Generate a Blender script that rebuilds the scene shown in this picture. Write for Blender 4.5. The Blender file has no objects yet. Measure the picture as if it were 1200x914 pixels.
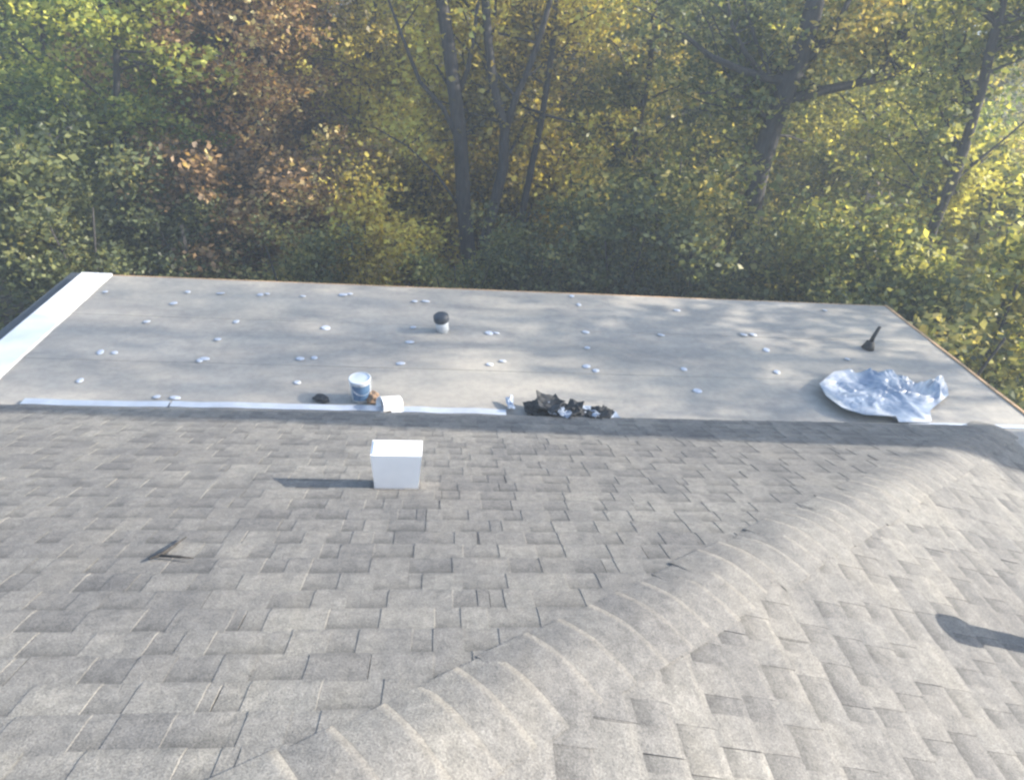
import bpy, bmesh, math, random
import numpy as np
from mathutils import Matrix, Vector, noise

# ------------------------------------------------------------------ camera, world, sun, exposure
SC = bpy.context.scene
COL = SC.collection
CAM_H = 5.75                                     # eye above the ground
PITCH, YAW, ROLL = math.radians(30.5), math.radians(7.0), math.radians(5.0)
F_PX, CX, CY = 842.0, 602.0, 458.5               # pixels of the 1200 x 914 photograph
fwd = Vector((math.sin(YAW)*math.cos(PITCH), math.cos(YAW)*math.cos(PITCH), -math.sin(PITCH)))
rt0 = Vector((math.cos(YAW), -math.sin(YAW), 0)); up0 = rt0.cross(fwd)
RT = rt0*math.cos(ROLL) + up0*math.sin(ROLL)
UP = -rt0*math.sin(ROLL) + up0*math.cos(ROLL)
cam_data = bpy.data.cameras.new('camera')
cam_data.sensor_width = 36.0; cam_data.lens = 36.0*F_PX/1200.0
cam_data.shift_x = -(CX-600)/1200; cam_data.shift_y = (CY-457)/1200
cam_data.clip_start = 0.05; cam_data.clip_end = 2000
cam = bpy.data.objects.new('camera', cam_data); COL.objects.link(cam)
cam.matrix_world = Matrix(((RT.x, UP.x, -fwd.x, 0), (RT.y, UP.y, -fwd.y, 0), (RT.z, UP.z, -fwd.z, CAM_H), (0, 0, 0, 1)))
SC.camera = cam

SUN_EL, SUN_AZ = math.radians(26.0), math.radians(-1.0)   # azimuth measured from +x towards +y
sdir = Vector((math.cos(SUN_EL)*math.cos(SUN_AZ), math.cos(SUN_EL)*math.sin(SUN_AZ), math.sin(SUN_EL)))
world = bpy.data.worlds.new('World'); SC.world = world; world.use_nodes = True
wn = world.node_tree.nodes; wl = world.node_tree.links
sky = wn.new('ShaderNodeTexSky'); sky.sky_type = 'NISHITA'; sky.sun_disc = False
sky.sun_elevation = SUN_EL; sky.sun_rotation = math.radians(90.0) - SUN_AZ
sky.air_density = 1.0; sky.dust_density = 1.5; sky.ozone_density = 1.0
bg = wn['Background']; bg.inputs['Strength'].default_value = 0.13
wl.new(sky.outputs[0], bg.inputs[0])
sun_d = bpy.data.lights.new('sun', 'SUN'); sun_d.energy = 4.5; sun_d.angle = math.radians(0.55); sun_d.color = (1.0, 0.905, 0.775)
sun = bpy.data.objects.new('sun', sun_d); COL.objects.link(sun)
sun.rotation_euler = sdir.to_track_quat('Z', 'Y').to_euler(); sun.location = (30, 0, 30)
SC.view_settings.view_transform = 'Standard'; SC.view_settings.look = 'None'
SC.view_settings.gamma = 1.0; SC.view_settings.exposure = 1.72
SC.render.engine = 'CYCLES'
SC.cycles.use_denoising = True
SC.cycles.max_bounces = 6; SC.cycles.transparent_max_bounces = 6; SC.cycles.volume_bounces = 0
SC.cycles.filter_width = 2.5

# ------------------------------------------------------------------ helpers
def ray(px, py):
    return RT*((px-CX)/F_PX) - UP*((py-CY)/F_PX) + fwd
ORG = Vector((0, 0, CAM_H))
def at_depth(px, py, y):                          # point on the pixel's ray at world y
    d = ray(px, py); return ORG + d*(y/d.y)
def on_z(px, py, z):                              # point on the pixel's ray at height z
    d = ray(px, py); return ORG + d*((z-CAM_H)/d.z)

def tag(o, label=None, cat=None, group=None, kind=None):
    if label: o['label'] = label
    if cat: o['category'] = cat
    if group: o['group'] = group
    if kind: o['kind'] = kind
    return o
def empty(name, loc=(0, 0, 0), parent=None):
    o = bpy.data.objects.new(name, None); o.location = loc; o.empty_display_size = 0.2
    COL.objects.link(o); o.parent = parent
    return o
def link(name, me, mat=None, parent=None, matrix=None):
    o = bpy.data.objects.new(name, me); COL.objects.link(o)
    if mat is not None and not me.materials: me.materials.append(mat)
    if parent is not None:
        o.parent = parent
    if matrix is not None:
        o.matrix_basis = matrix
    return o
def from_bm(name, bm, smooth=False):
    me = bpy.data.meshes.new(name); bm.to_mesh(me); bm.free()
    if smooth:
        me.polygons.foreach_set('use_smooth', [True]*len(me.polygons))
    return me
def np_quads(name, V, nq):
    me = bpy.data.meshes.new(name)
    me.vertices.add(len(V)); me.vertices.foreach_set('co', V.astype(np.float32).ravel())
    me.loops.add(nq*4); me.loops.foreach_set('vertex_index', np.arange(nq*4, dtype=np.int32))
    me.polygons.add(nq); me.polygons.foreach_set('loop_start', np.arange(0, nq*4, 4, dtype=np.int32))
    me.update(calc_edges=True)
    return me
def box(bm, x0, x1, y0, y1, z0, z1, M=None):
    vs = [Vector(c) for c in ((x0,y0,z0),(x1,y0,z0),(x1,y1,z0),(x0,y1,z0),(x0,y0,z1),(x1,y0,z1),(x1,y1,z1),(x0,y1,z1))]
    if M is not None: vs = [M @ v for v in vs]
    v = [bm.verts.new(c) for c in vs]
    for f in ((3,2,1,0),(4,5,6,7),(0,1,5,4),(1,2,6,5),(2,3,7,6),(3,0,4,7)):
        bm.faces.new([v[i] for i in f])
def tube(bm, pts, rads, n=8, cap=True):
    rings = []; pts = [Vector(p) for p in pts]
    for i, p in enumerate(pts):
        a = pts[max(i-1, 0)]; b = pts[min(i+1, len(pts)-1)]
        t = (b-a).normalized() if (b-a).length > 1e-6 else Vector((0, 0, 1))
        r = t.cross(Vector((0.31, 0.95, 0.05))); r.normalize(); u = t.cross(r)
        rings.append([bm.verts.new(p + (r*math.cos(k*2*math.pi/n) + u*math.sin(k*2*math.pi/n))*rads[i]) for k in range(n)])
    for i in range(len(rings)-1):
        for k in range(n):
            f = bm.faces.new((rings[i][k], rings[i][(k+1) % n], rings[i+1][(k+1) % n], rings[i+1][k])); f.smooth = True
    if cap:
        bm.faces.new(rings[-1]); bm.faces.new(list(reversed(rings[0])))
def lathe(bm, prof, n=20, M=None):
    rings = []
    for r, z in prof:
        ring = []
        for k in range(n):
            c = Vector((r*math.cos(k*2*math.pi/n), r*math.sin(k*2*math.pi/n), z))
            ring.append(bm.verts.new(M @ c if M is not None else c))
        rings.append(ring)
    for i in range(len(rings)-1):
        for k in range(n):
            f = bm.faces.new((rings[i][k], rings[i][(k+1) % n], rings[i+1][(k+1) % n], rings[i+1][k])); f.smooth = True
    bm.faces.new(rings[-1]); bm.faces.new(list(reversed(rings[0])))

# ------------------------------------------------------------------ materials
def new_mat(name):
    m = bpy.data.materials.new(name); m.use_nodes = True
    nt = m.node_tree; b = nt.nodes['Principled BSDF']
    return m, nt, b
def ramp(nt, stops, interp='LINEAR'):
    r = nt.nodes.new('ShaderNodeValToRGB'); r.color_ramp.interpolation = interp
    el = r.color_ramp.elements
    while len(el) < len(stops): el.new(0.5)
    for e, (p, c) in zip(el, stops):
        e.position = p; e.color = (*c, 1)
    return r
def noise_node(nt, scale, detail=3, rough=0.55, coord='Object', stretch=None):
    tc = nt.nodes.new('ShaderNodeTexCoord')
    n = nt.nodes.new('ShaderNodeTexNoise'); n.inputs['Scale'].default_value = scale
    n.inputs['Detail'].default_value = detail; n.inputs['Roughness'].default_value = rough
    if coord == 'World':
        g = nt.nodes.new('ShaderNodeNewGeometry'); src = g.outputs['Position']
    else:
        src = tc.outputs[coord]
    if stretch:
        mp = nt.nodes.new('ShaderNodeMapping'); mp.inputs['Scale'].default_value = stretch
        nt.links.new(src, mp.inputs[0]); src = mp.outputs[0]
    nt.links.new(src, n.inputs['Vector'])
    return n
def mix(nt, mode, fac, a, b):
    m = nt.nodes.new('ShaderNodeMix'); m.data_type = 'RGBA'; m.blend_type = mode
    if isinstance(fac, (int, float)): m.inputs[0].default_value = fac
    else: nt.links.new(fac, m.inputs[0])
    for s, v in ((6, a), (7, b)):
        if isinstance(v, tuple): m.inputs[s].default_value = (*v, 1)
        else: nt.links.new(v, m.inputs[s])
    return m.outputs[2]
def bump(nt, b, h, strength, dist):
    bp = nt.nodes.new('ShaderNodeBump'); bp.inputs['Strength'].default_value = strength; bp.inputs['Distance'].default_value = dist
    nt.links.new(h, bp.inputs['Height']); nt.links.new(bp.outputs[0], b.inputs['Normal'])
def plain(name, col, rough=0.6, metal=0.0, var=0.15, scale=8.0):
    m, nt, b = new_mat(name)
    n = noise_node(nt, scale, 4)
    r = ramp(nt, [(0.3, tuple(c*(1-var) for c in col)), (0.7, tuple(min(1, c*(1+var)) for c in col))])
    nt.links.new(n.outputs[0], r.inputs[0]); nt.links.new(r.outputs[0], b.inputs['Base Color'])
    b.inputs['Roughness'].default_value = rough; b.inputs['Metallic'].default_value = metal
    bump(nt, b, n.outputs[0], 0.15, 0.01)
    return m

def shingle_material():
    m, nt, b = new_mat('asphalt_shingle')
    uv = nt.nodes.new('ShaderNodeTexCoord'); sp = nt.nodes.new('ShaderNodeSeparateXYZ')
    nt.links.new(uv.outputs['UV'], sp.inputs[0])
    # granule blend: darker printed band along the butt of the under-layer (uv.x = 0), even on the teeth (uv.x = 1)
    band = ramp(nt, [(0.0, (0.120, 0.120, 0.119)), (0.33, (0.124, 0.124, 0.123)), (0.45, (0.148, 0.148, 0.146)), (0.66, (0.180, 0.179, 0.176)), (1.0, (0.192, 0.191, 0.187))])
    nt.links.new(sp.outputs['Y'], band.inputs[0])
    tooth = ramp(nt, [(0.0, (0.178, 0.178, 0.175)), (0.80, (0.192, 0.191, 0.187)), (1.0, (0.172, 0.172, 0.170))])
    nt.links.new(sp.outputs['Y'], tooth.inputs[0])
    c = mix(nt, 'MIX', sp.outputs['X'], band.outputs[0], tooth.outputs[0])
    g = nt.nodes.new('ShaderNodeNewGeometry')
    pr = ramp(nt, [(0.0, (0.88, 0.88, 0.89)), (0.5, (0.99, 0.99, 0.99)), (1.0, (1.10, 1.09, 1.07))])
    nt.links.new(g.outputs['Random Per Island'], pr.inputs[0])
    c = mix(nt, 'MULTIPLY', 1.0, c, pr.outputs[0])
    oi = nt.nodes.new('ShaderNodeObjectInfo'); orr = ramp(nt, [(0.0, (0.90, 0.90, 0.91)), (1.0, (1.08, 1.075, 1.06))])
    nt.links.new(oi.outputs['Random'], orr.inputs[0]); c = mix(nt, 'MULTIPLY', 1.0, c, orr.outputs[0])
    big = noise_node(nt, 0.9, 4, 0.6, 'World'); br = ramp(nt, [(0.3, (0.80, 0.80, 0.82)), (0.7, (1.16, 1.15, 1.12))])
    nt.links.new(big.outputs[0], br.inputs[0]); c = mix(nt, 'MULTIPLY', 1.0, c, br.outputs[0])
    sm = noise_node(nt, 22, 5, 0.65, 'World'); sr = ramp(nt, [(0.3, (0.78, 0.78, 0.78)), (0.7, (1.22, 1.21, 1.19))])
    nt.links.new(sm.outputs[0], sr.inputs[0]); c = mix(nt, 'MULTIPLY', 1.0, c, sr.outputs[0])
    gr = noise_node(nt, 150, 3, 0.8, 'World'); gg = ramp(nt, [(0.32, (0.48, 0.48, 0.48)), (0.68, (1.42, 1.41, 1.38))])
    nt.links.new(gr.outputs[0], gg.inputs[0]); c = mix(nt, 'MULTIPLY', 0.8, c, gg.outputs[0])
    wn_ = noise_node(nt, 2.6, 6, 0.7, 'World', (1.6, .45, .45)); wr = ramp(nt, [(0.36, (0.82, 0.83, 0.85)), (0.5, (1, 1, 1)), (0.66, (1.10, 1.085, 1.05))])
    nt.links.new(wn_.outputs[0], wr.inputs[0]); c = mix(nt, 'MULTIPLY', 1.0, c, wr.outputs[0])
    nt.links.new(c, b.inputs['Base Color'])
    b.inputs['Roughness'].default_value = 0.85; b.inputs['Specular IOR Level'].default_value = 0.25
    mixh = nt.nodes.new('ShaderNodeMath'); mixh.operation = 'ADD'
    nt.links.new(gr.outputs[0], mixh.inputs[0]); nt.links.new(sm.outputs[0], mixh.inputs[1])
    bump(nt, b, mixh.outputs[0], 0.55, 0.006)
    return m
def sheet_material():
    m, nt, b = new_mat('grey_roofing_sheet')
    n1 = noise_node(nt, 1.3, 5, 0.6, 'World', (0.35, 1.2, 1)); r1 = ramp(nt, [(0.3, (0.295, 0.282, 0.257)), (0.7, (0.39, 0.37, 0.33))])
    nt.links.new(n1.outputs[0], r1.inputs[0])
    n2 = noise_node(nt, 14, 5, 0.7, 'World'); r2 = ramp(nt, [(0.25, (0.82, 0.82, 0.83)), (0.75, (1.14, 1.13, 1.11))])
    nt.links.new(n2.outputs[0], r2.inputs[0])
    c = mix(nt, 'MULTIPLY', 1.0, r1.outputs[0], r2.outputs[0])
    n3 = noise_node(nt, 0.8, 6, 0.7, 'World', (0.5, 1.0, 1)); r3 = ramp(nt, [(0.42, (1, 1, 1)), (0.50, (0.86, 0.86, 0.87)), (0.54, (1.0, 0.99, 0.97)), (0.75, (1.08, 1.06, 1.02))])
    nt.links.new(n3.outputs[0], r3.inputs[0]); c = mix(nt, 'MULTIPLY', 1.0, c, r3.outputs[0])
    nt.links.new(c, b.inputs['Base Color']); b.inputs['Roughness'].default_value = 0.72
    bump(nt, b, n2.outputs[0], 0.35, 0.008)
    return m
def leaf_material(name, cols, trans=0.48):
    cols = [tuple(min(.66, v*(1.55+.27*i)) for v in c) for i, c in enumerate(cols)]
    m = bpy.data.materials.new(name); m.use_nodes = True; nt = m.node_tree; nt.nodes.clear()
    out = nt.nodes.new('ShaderNodeOutputMaterial')
    g = nt.nodes.new('ShaderNodeNewGeometry')
    r = ramp(nt, [(i/(len(cols)-1), c) for i, c in enumerate(cols)])
    big = noise_node(nt, 0.55, 2, 0.5, 'World')
    md = nt.nodes.new('ShaderNodeMath'); md.operation = 'MULTIPLY_ADD'; md.inputs[1].default_value = 0.62; 
    sb = nt.nodes.new('ShaderNodeMath'); sb.operation = 'MULTIPLY_ADD'; sb.inputs[1].default_value = 1.7; sb.inputs[2].default_value = -0.60
    nt.links.new(big.outputs[0], sb.inputs[0])
    nt.links.new(g.outputs['Random Per Island'], md.inputs[0]); nt.links.new(sb.outputs[0], md.inputs[2])
    nt.links.new(md.outputs[0], r.inputs[0])
    d = nt.nodes.new('ShaderNodeBsdfDiffuse'); t = nt.nodes.new('ShaderNodeBsdfTranslucent'); gl = nt.nodes.new('ShaderNodeBsdfGlossy')
    gl.inputs['Roughness'].default_value = 0.45; gl.inputs['Color'].default_value = (0.6, 0.6, 0.6, 1)
    tc = mix(nt, 'MULTIPLY', 1.0, r.outputs[0], (1.35, 1.25, 0.75))
    nt.links.new(r.outputs[0], d.inputs[0]); nt.links.new(tc, t.inputs[0])
    m1 = nt.nodes.new('ShaderNodeMixShader'); m1.inputs[0].default_value = trans
    nt.links.new(d.outputs[0], m1.inputs[1]); nt.links.new(t.outputs[0], m1.inputs[2])
    m2 = nt.nodes.new('ShaderNodeMixShader'); m2.inputs[0].default_value = 0.03
    nt.links.new(m1.outputs[0], m2.inputs[1]); nt.links.new(gl.outputs[0], m2.inputs[2])
    nt.links.new(m2.outputs[0], out.inputs[0])
    return m
def bark_material():
    m, nt, b = new_mat('bark')
    n = noise_node(nt, 9, 6, 0.65, 'Object', (3, 3, 0.7)); r = ramp(nt, [(0.3, (0.018, 0.017, 0.017)), (0.55, (0.045, 0.042, 0.040)), (0.8, (0.10, 0.095, 0.09))])
    nt.links.new(n.outputs[0], r.inputs[0]); nt.links.new(r.outputs[0], b.inputs['Base Color'])
    b.inputs['Roughness'].default_value = 0.9; bump(nt, b, n.outputs[0], 0.8, 0.03)
    return m
def litter_material():
    m, nt, b = new_mat('leaf_litter')
    v = nt.nodes.new('ShaderNodeTexVoronoi'); v.inputs['Scale'].default_value = 11
    g = nt.nodes.new('ShaderNodeNewGeometry'); nt.links.new(g.outputs['Position'], v.inputs['Vector'])
    sp = nt.nodes.new('ShaderNodeSeparateColor'); nt.links.new(v.outputs['Color'], sp.inputs[0])
    r = ramp(nt, [(0, (0.035, 0.028, 0.02)), (0.4, (0.10, 0.07, 0.042)), (0.75, (0.17, 0.115, 0.06)), (1, (0.26, 0.19, 0.10))])
    nt.links.new(sp.outputs[0], r.inputs[0])
    n = noise_node(nt, 0.35, 4, 0.6, 'World'); r2 = ramp(nt, [(0.35, (0.6, 0.7, 0.55)), (0.65, (1.1, 1.0, 0.9))])
    nt.links.new(n.outputs[0], r2.inputs[0])
    nt.links.new(mix(nt, 'MULTIPLY', 1, r.outputs[0], r2.outputs[0]), b.inputs['Base Color'])
    b.inputs['Roughness'].default_value = 0.95; bump(nt, b, v.outputs['Distance'], 0.8, 0.04)
    return m

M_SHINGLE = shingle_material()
M_SHEET = sheet_material()
M_BARK = bark_material()
M_LITTER = litter_material()
M_DECK = plain('roof_felt', (0.10, 0.10, 0.10), 0.9)
M_WALL = plain('pale_siding', (0.55, 0.53, 0.48), 0.6)
M_WOOD = plain('edge_board', (0.42, 0.27, 0.15), 0.75, 0, 0.3, 12)
M_WHITE = plain('white_paint', (0.86, 0.86, 0.86), 0.38, 0, 0.04)
M_WHITEMET = plain('white_coated_metal', (0.84, 0.85, 0.86), 0.25, 0.0, 0.03)
M_ALU = plain('mill_aluminium', (0.60, 0.63, 0.68), 0.35, 0.55, 0.10)
M_GUTTER = plain('dark_gutter_paint', (0.05, 0.06, 0.075), 0.5)
M_PLATE = plain('galvanised_plate', (0.52, 0.56, 0.63), 0.45, 0.2, 0.2, 40)
M_DARK = plain('black_rubber', (0.018, 0.018, 0.02), 0.6)
M_SCRAP = plain('torn_shingle_black', (0.035, 0.037, 0.04), 0.85, 0, 0.5, 20)
M_WRAP = plain('pale_plastic_wrap', (0.34, 0.40, 0.49), 0.3, 0, 0.1)
M_BLUE = plain('blue_label', (0.10, 0.19, 0.32), 0.45)
M_BROWN = plain('brown_cardboard', (0.30, 0.20, 0.13), 0.8)
M_PVC = plain('white_pvc', (0.62, 0.66, 0.70), 0.35, 0, 0.05)

# ------------------------------------------------------------------ the ground
def ground():
    n = 90; bm = bmesh.new(); S = 240.0
    def axis(i):
        t = i/n*2-1; return S*(0.18*t + 0.82*t**3)
    vs = [[None]*(n+1) for _ in range(n+1)]
    for i in range(n+1):
        for j in range(n+1):
            x = axis(i); y = axis(j)
            z = 0.0
            if abs(x-1) > 9 or y > 9.5 or y < -10:
                z = 0.35*noise.noise(Vector((x*0.09, y*0.09, 1.7)))
            vs[i][j] = bm.verts.new((x, y, z))
    for i in range(n):
        for j in range(n):
            f = bm.faces.new((vs[i][j], vs[i+1][j], vs[i+1][j+1], vs[i][j+1])); f.smooth = True
    o = link('ground', from_bm('ground', bm), M_LITTER)
    tag(o, 'brown leaf-littered woodland ground below the roofs', kind='structure')
ground()

# ------------------------------------------------------------------ the house
S1 = math.tan(math.radians(20.0)); A1 = math.radians(20.0)
Z1 = CAM_H - 1.24/math.cos(A1)                    # far slope:  z = Z1 - S1*y
EAVE_Y = 4.75
HX0, HY0, HK = 0.52, 1.56, 0.757                  # hip in plan: y = HY0 + HK*(x-HX0)
S2 = HK*S1; A2 = math.atan(S2)
def hip_x(y): return HX0 + (y-HY0)/HK
def z1(y): return Z1 - S1*y
Z2 = z1(0) + S2*hip_x(0)
def z2(x): return Z2 - S2*x
EAVE_X = hip_x(EAVE_Y)                            # 4.7
RIDGE_Y = -1.2
house = empty('house', (0, 0, 0))
tag(house, 'house with grey shingled hip roof and a flat grey roof below its eave', 'house')

ZL = z1(EAVE_Y) - 0.055                           # flat roof surface at the eave
FALL = 0.008
def zl(y): return ZL - FALL*(y-EAVE_Y)
def on_flat(px, py, dz=0.0):
    p = on_z(px, py, ZL+dz)
    for _ in range(4): p = on_z(px, py, zl(p.y)+dz)
    return p
LX0, LX1, LY1 = -3.45, 5.22, 7.42

def poly_prism(name, top, th, mat, parent):
    bm = bmesh.new()
    a = [bm.verts.new(p) for p in top]; b = [bm.verts.new(Vector(p)-Vector((0, 0, th))) for p in top]
    bm.faces.new(a); bm.faces.new(list(reversed(b)))
    for i in range(len(a)):
        j = (i+1) % len(a); bm.faces.new((a[i], b[i], b[j], a[j]))
    bmesh.ops.recalc_face_normals(bm, faces=bm.faces)
    return link(name, from_bm(name, bm), mat, parent)

WX = -9.0
slope1 = poly_prism('roof_slope', [(WX, RIDGE_Y, z1(RIDGE_Y)-.012), (hip_x(RIDGE_Y), RIDGE_Y, z1(RIDGE_Y)-.012), (EAVE_X, EAVE_Y-.02, z1(EAVE_Y-.02)-.012), (WX, EAVE_Y-.02, z1(EAVE_Y-.02)-.012)], 0.05, M_DECK, house)
slope2 = poly_prism('roof_slope', [(hip_x(RIDGE_Y), RIDGE_Y, z2(hip_x(RIDGE_Y))-.012), (hip_x(RIDGE_Y)+.02, -6.0, z2(hip_x(RIDGE_Y)+.02)-.012), (EAVE_X-.02, -6.0, z2(EAVE_X-.02)-.012), (EAVE_X-.02, EAVE_Y-.02, z2(EAVE_X-.02)-.012)], 0.05, M_DECK, house)
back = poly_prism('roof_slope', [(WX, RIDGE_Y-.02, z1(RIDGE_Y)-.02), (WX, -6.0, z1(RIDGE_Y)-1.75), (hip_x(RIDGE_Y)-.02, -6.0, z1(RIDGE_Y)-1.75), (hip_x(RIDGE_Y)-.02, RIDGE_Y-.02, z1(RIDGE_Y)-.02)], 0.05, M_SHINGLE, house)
slope1['label'] = 'sunlit shingle slope running down to the flat roof'
slope2['label'] = 'brighter shingle slope on the other side of the hip'
back['label'] = 'roof slope behind the ridge'

# one laminated shingle, 1 m long: under-layer plus raised teeth; u along the course, v down the slope, butt at v = 0
EXP, SL = 0.143, 0.205
def shingle_mesh(rng, name):
    bm = bmesh.new(); uvl = bm.loops.layers.uv.new('UVMap')
    th = 0.006
    def slab(u0, u1, v1, w0, wb, wt, layer):      # head height wt, butt height wb
        j = lambda a: rng.uniform(-a, a)
        nseg = 2 if u1-u0 > 0.5 else 1
        us = [u0+(u1-u0)*k/nseg for k in range(nseg+1)]
        top = [[bm.verts.new((u, -v1, wt)) for u in us], [bm.verts.new((u+j(.003), 0.028, wb)) for u in us], [bm.verts.new((u+j(.003), j(.003), wb-0.0025)) for u in us]]
        vv = [0.0, 0.84, 1.0]
        def face(vs, uvs):
            f = bm.faces.new(vs)
            for l, t in zip(f.loops, uvs): l[uvl].uv = (layer, t)
        top[0] = top[0]
        # keep the order head -> shoulder -> butt
        for r in range(2):
            for k in range(nseg):
                face((top[r+1][k], top[r+1][k+1], top[r][k+1], top[r][k]), (vv[r+1], vv[r+1], vv[r], vv[r]))
        bot = [bm.verts.new((v.co.x, v.co.y, w0)) for v in top[2]]
        for k in range(nseg): face((bot[k], bot[k+1], top[2][k+1], top[2][k]), (1, 1, 1, 1))
        for e, k in ((0, 0), (1, nseg)):
            hb = bm.verts.new((top[0][k].co.x, top[0][k].co.y, min(w0, wt)-.002))
            q = (top[0][k], top[1][k], top[2][k], bot[k], hb)
            face(q if e == 0 else tuple(reversed(q)), (0, .84, 1, 1, 0))
    g = 0.0008
    slab(g, 1-g, -SL if False else SL, 0.0, 0.0055, 0.001, 0.0)
    u = rng.uniform(-0.05, 0.10)
    while u < 0.97:
        w = rng.choice((0.10, 0.13, 0.16, 0.2, 0.24)) + rng.uniform(-.015, .015)
        a, b = max(u, g+.001), min(u+w, 1-g-.001)
        if b-a > 0.03: slab(a, b, SL-.02, 0.004, 0.0078, 0.003, 1.0)
        u += w + rng.choice((0.08, 0.11, 0.14, 0.18)) + rng.uniform(-.015, .015)
    for v in bm.verts: v.co.y = v.co.y
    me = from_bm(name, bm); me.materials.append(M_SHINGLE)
    return me
# note: in the mesh the butt is at y = 0 .. 0.028 and the head at y = -SL, so "down the slope" is local +y
def fix_butt(me):
    for v in me.vertices:                          # order along y: head -SL, shoulder -0.028, butt 0
        if v.co.y > 0.02: v.co.y = -v.co.y
rs = random.Random(4)
VARS = [shingle_mesh(rs, 'shingle_%d' % i) for i in range(14)]
for me in VARS: fix_butt(me)

def lay_slope(parent, frame, umin, umax, vmin, vmax, keep, clip_planes, seed, limit=300, extra_gap=0.0):
    """frame: matrix of the slope (local x = course, y = down, z = out). keep(world point) culls. clip: (co, no) world planes, outer side removed"""
    rng = random.Random(seed); spots = []
    v = vmin; row = 0
    while v <= vmax + 1e-6:
        off = rng.random()
        u = umin - off
        while u < umax:
            c = frame @ Vector((u+.5, v-.07, 0))
            if keep(c):
                spots.append(((c-ORG).length, u, v))
            u += 1.0
        v += EXP; row += 1
    spots.sort()
    joined = bmesh.new()
    n = 0
    for d, u, v in spots:
        me = rng.choice(VARS)
        lift = rng.uniform(0, .0012)
        Ml = frame @ Matrix.Translation((u, v + rng.uniform(-.003, .003), lift)) @ Matrix.Rotation(rng.uniform(-.0025, .0025), 4, 'Z')
        corners = [Ml @ Vector(c) for c in ((0, 0, 0), (1, 0, 0), (0, -SL, 0), (1, -SL, 0))]
        cut = False; out = False
        for co, no in clip_planes:
            sd = [(c-co).dot(no) for c in corners]
            if min(sd) > 0: out = True
            elif max(sd) > 0: cut = True
        if out: continue
        if cut:
            bm = bmesh.new(); bm.from_mesh(me)
            Mi = Ml.inverted()
            for co, no in clip_planes:
                bmesh.ops.bisect_plane(bm, geom=bm.verts[:]+bm.edges[:]+bm.faces[:], plane_co=Mi @ co, plane_no=(Mi.to_3x3() @ no).normalized(), clear_outer=True)
            if not bm.faces: bm.free(); continue
            me = from_bm('shingle_cut', bm); me.materials.append(M_SHINGLE)
        if n < limit:
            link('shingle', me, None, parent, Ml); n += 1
        else:
            tmp = me.copy(); tmp.transform(Ml); joined.from_mesh(tmp); bpy.data.meshes.remove(tmp)
    if joined.verts:
        me = from_bm('shingle_field', joined); me.materials.append(M_SHINGLE)
        o = link('shingle_field', me, None, parent); o['kind'] = 'stuff'
    else: joined.free()

hipdir = Vector((1, HK, -S2)).normalized()
hip_side = Vector((HK, -1, 0)).normalized()        # horizontal, towards the bright slope
hip_pt = Vector((HX0, HY0, z1(HY0)))
F1 = Matrix.Translation((0, 0, Z1)) @ Matrix(((1, 0, 0, 0), (0, math.cos(A1), math.sin(A1), 0), (0, -math.sin(A1), math.cos(A1), 0), (0, 0, 0, 1)))
# local x=(1,0,0) y=(0,c,-s) z=(0,s,c)
F1 = Matrix(((1, 0, 0, 0), (0, math.cos(A1), math.sin(A1), 0), (0, -math.sin(A1), math.cos(A1), Z1), (0, 0, 0, 1)))
vE = (EAVE_Y+.012)/math.cos(A1)
nrow = 30
lay_slope(slope1, F1, -7.0, 6.0, vE - EXP*nrow, vE, lambda c: c.x > -4.2-.15*c.y*0 and c.y > 0.55, [(hip_pt - hip_side*.05, hip_side)], 11)
F2 = Matrix(((0, math.cos(A2), math.sin(A2), 0), (-1, 0, 0, 0), (0, -math.sin(A2), math.cos(A2), Z2), (0, 0, 0, 1)))
# local x = (0,-1,0), y = (c,0,-s), z = (s,0,c)
uE = (EAVE_X+.012)/math.cos(A2)
lay_slope(slope2, F2, -5.6, 0.2, uE - EXP*38, uE, lambda c: c.y > 0.2, [(hip_pt + hip_side*.05, -hip_side), (Vector((0, EAVE_Y+.01, 0)), Vector((0, 1, 0)))], 12)

# hip caps
def cap_mesh():
    bm = bmesh.new(); uvl = bm.loops.layers.uv.new('UVMap')
    W = 0.175; n = 14; L = 0.225
    def prof(q):                                    # q: signed horizontal distance from the hip line
        # drop below the hip line on either side, rounded at the crest
        # along hip_side by +q on the bright slope / far slope
        d = hip_side*q
        zz = -S2*d.x if q > 0 else -S1*d.y
        rr = 0.045
        k = 0.5*((1+0)*abs(zz)) if False else 0
        return math.copysign(1, q), zz
    rows = []
    for (t, lift) in ((0.0, 0.0135), (0.03, 0.0145), (L, 0.009)):
        row = []
        for i in range(n+1):
            q = -W + 2*W*i/n
            d = hip_side*q
            zz = (-S2*d.x) if q > 0 else (-S1*d.y)
            soft = 0.055
            zz = -math.sqrt(zz*zz + .013**2)
            edge = 1.0 - max(0, (abs(q)-W*0.6)/(W*0.4))*0.4
            p = d - hipdir*t + Vector((0, 0, zz + lift*edge + .004))
            row.append(bm.verts.new(p))
        rows.append(row)
    skirt = [bm.verts.new(v.co - Vector((0, 0, 0.019))) for v in rows[0]]
    def face(vs, uvs):
        f = bm.faces.new(vs); f.smooth = True
        for l, (a, t) in zip(f.loops, uvs): l[uvl].uv = (a, t)
    for r in range(2):
        va, vb = ((0.93, 0.80), (0.80, 0.1))[r]
        for i in range(n):
            face((rows[r][i], rows[r][i+1], rows[r+1][i+1], rows[r+1][i]), ((1, va), (1, va), (1, vb), (1, vb)))
    for i in range(n):
        f = bm.faces.new((skirt[i], skirt[i+1], rows[0][i+1], rows[0][i]))
        for l in f.loops: l[uvl].uv = (0, .3)
    bmesh.ops.recalc_face_normals(bm, faces=bm.faces)
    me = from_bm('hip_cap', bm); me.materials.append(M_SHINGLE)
    return me
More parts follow.
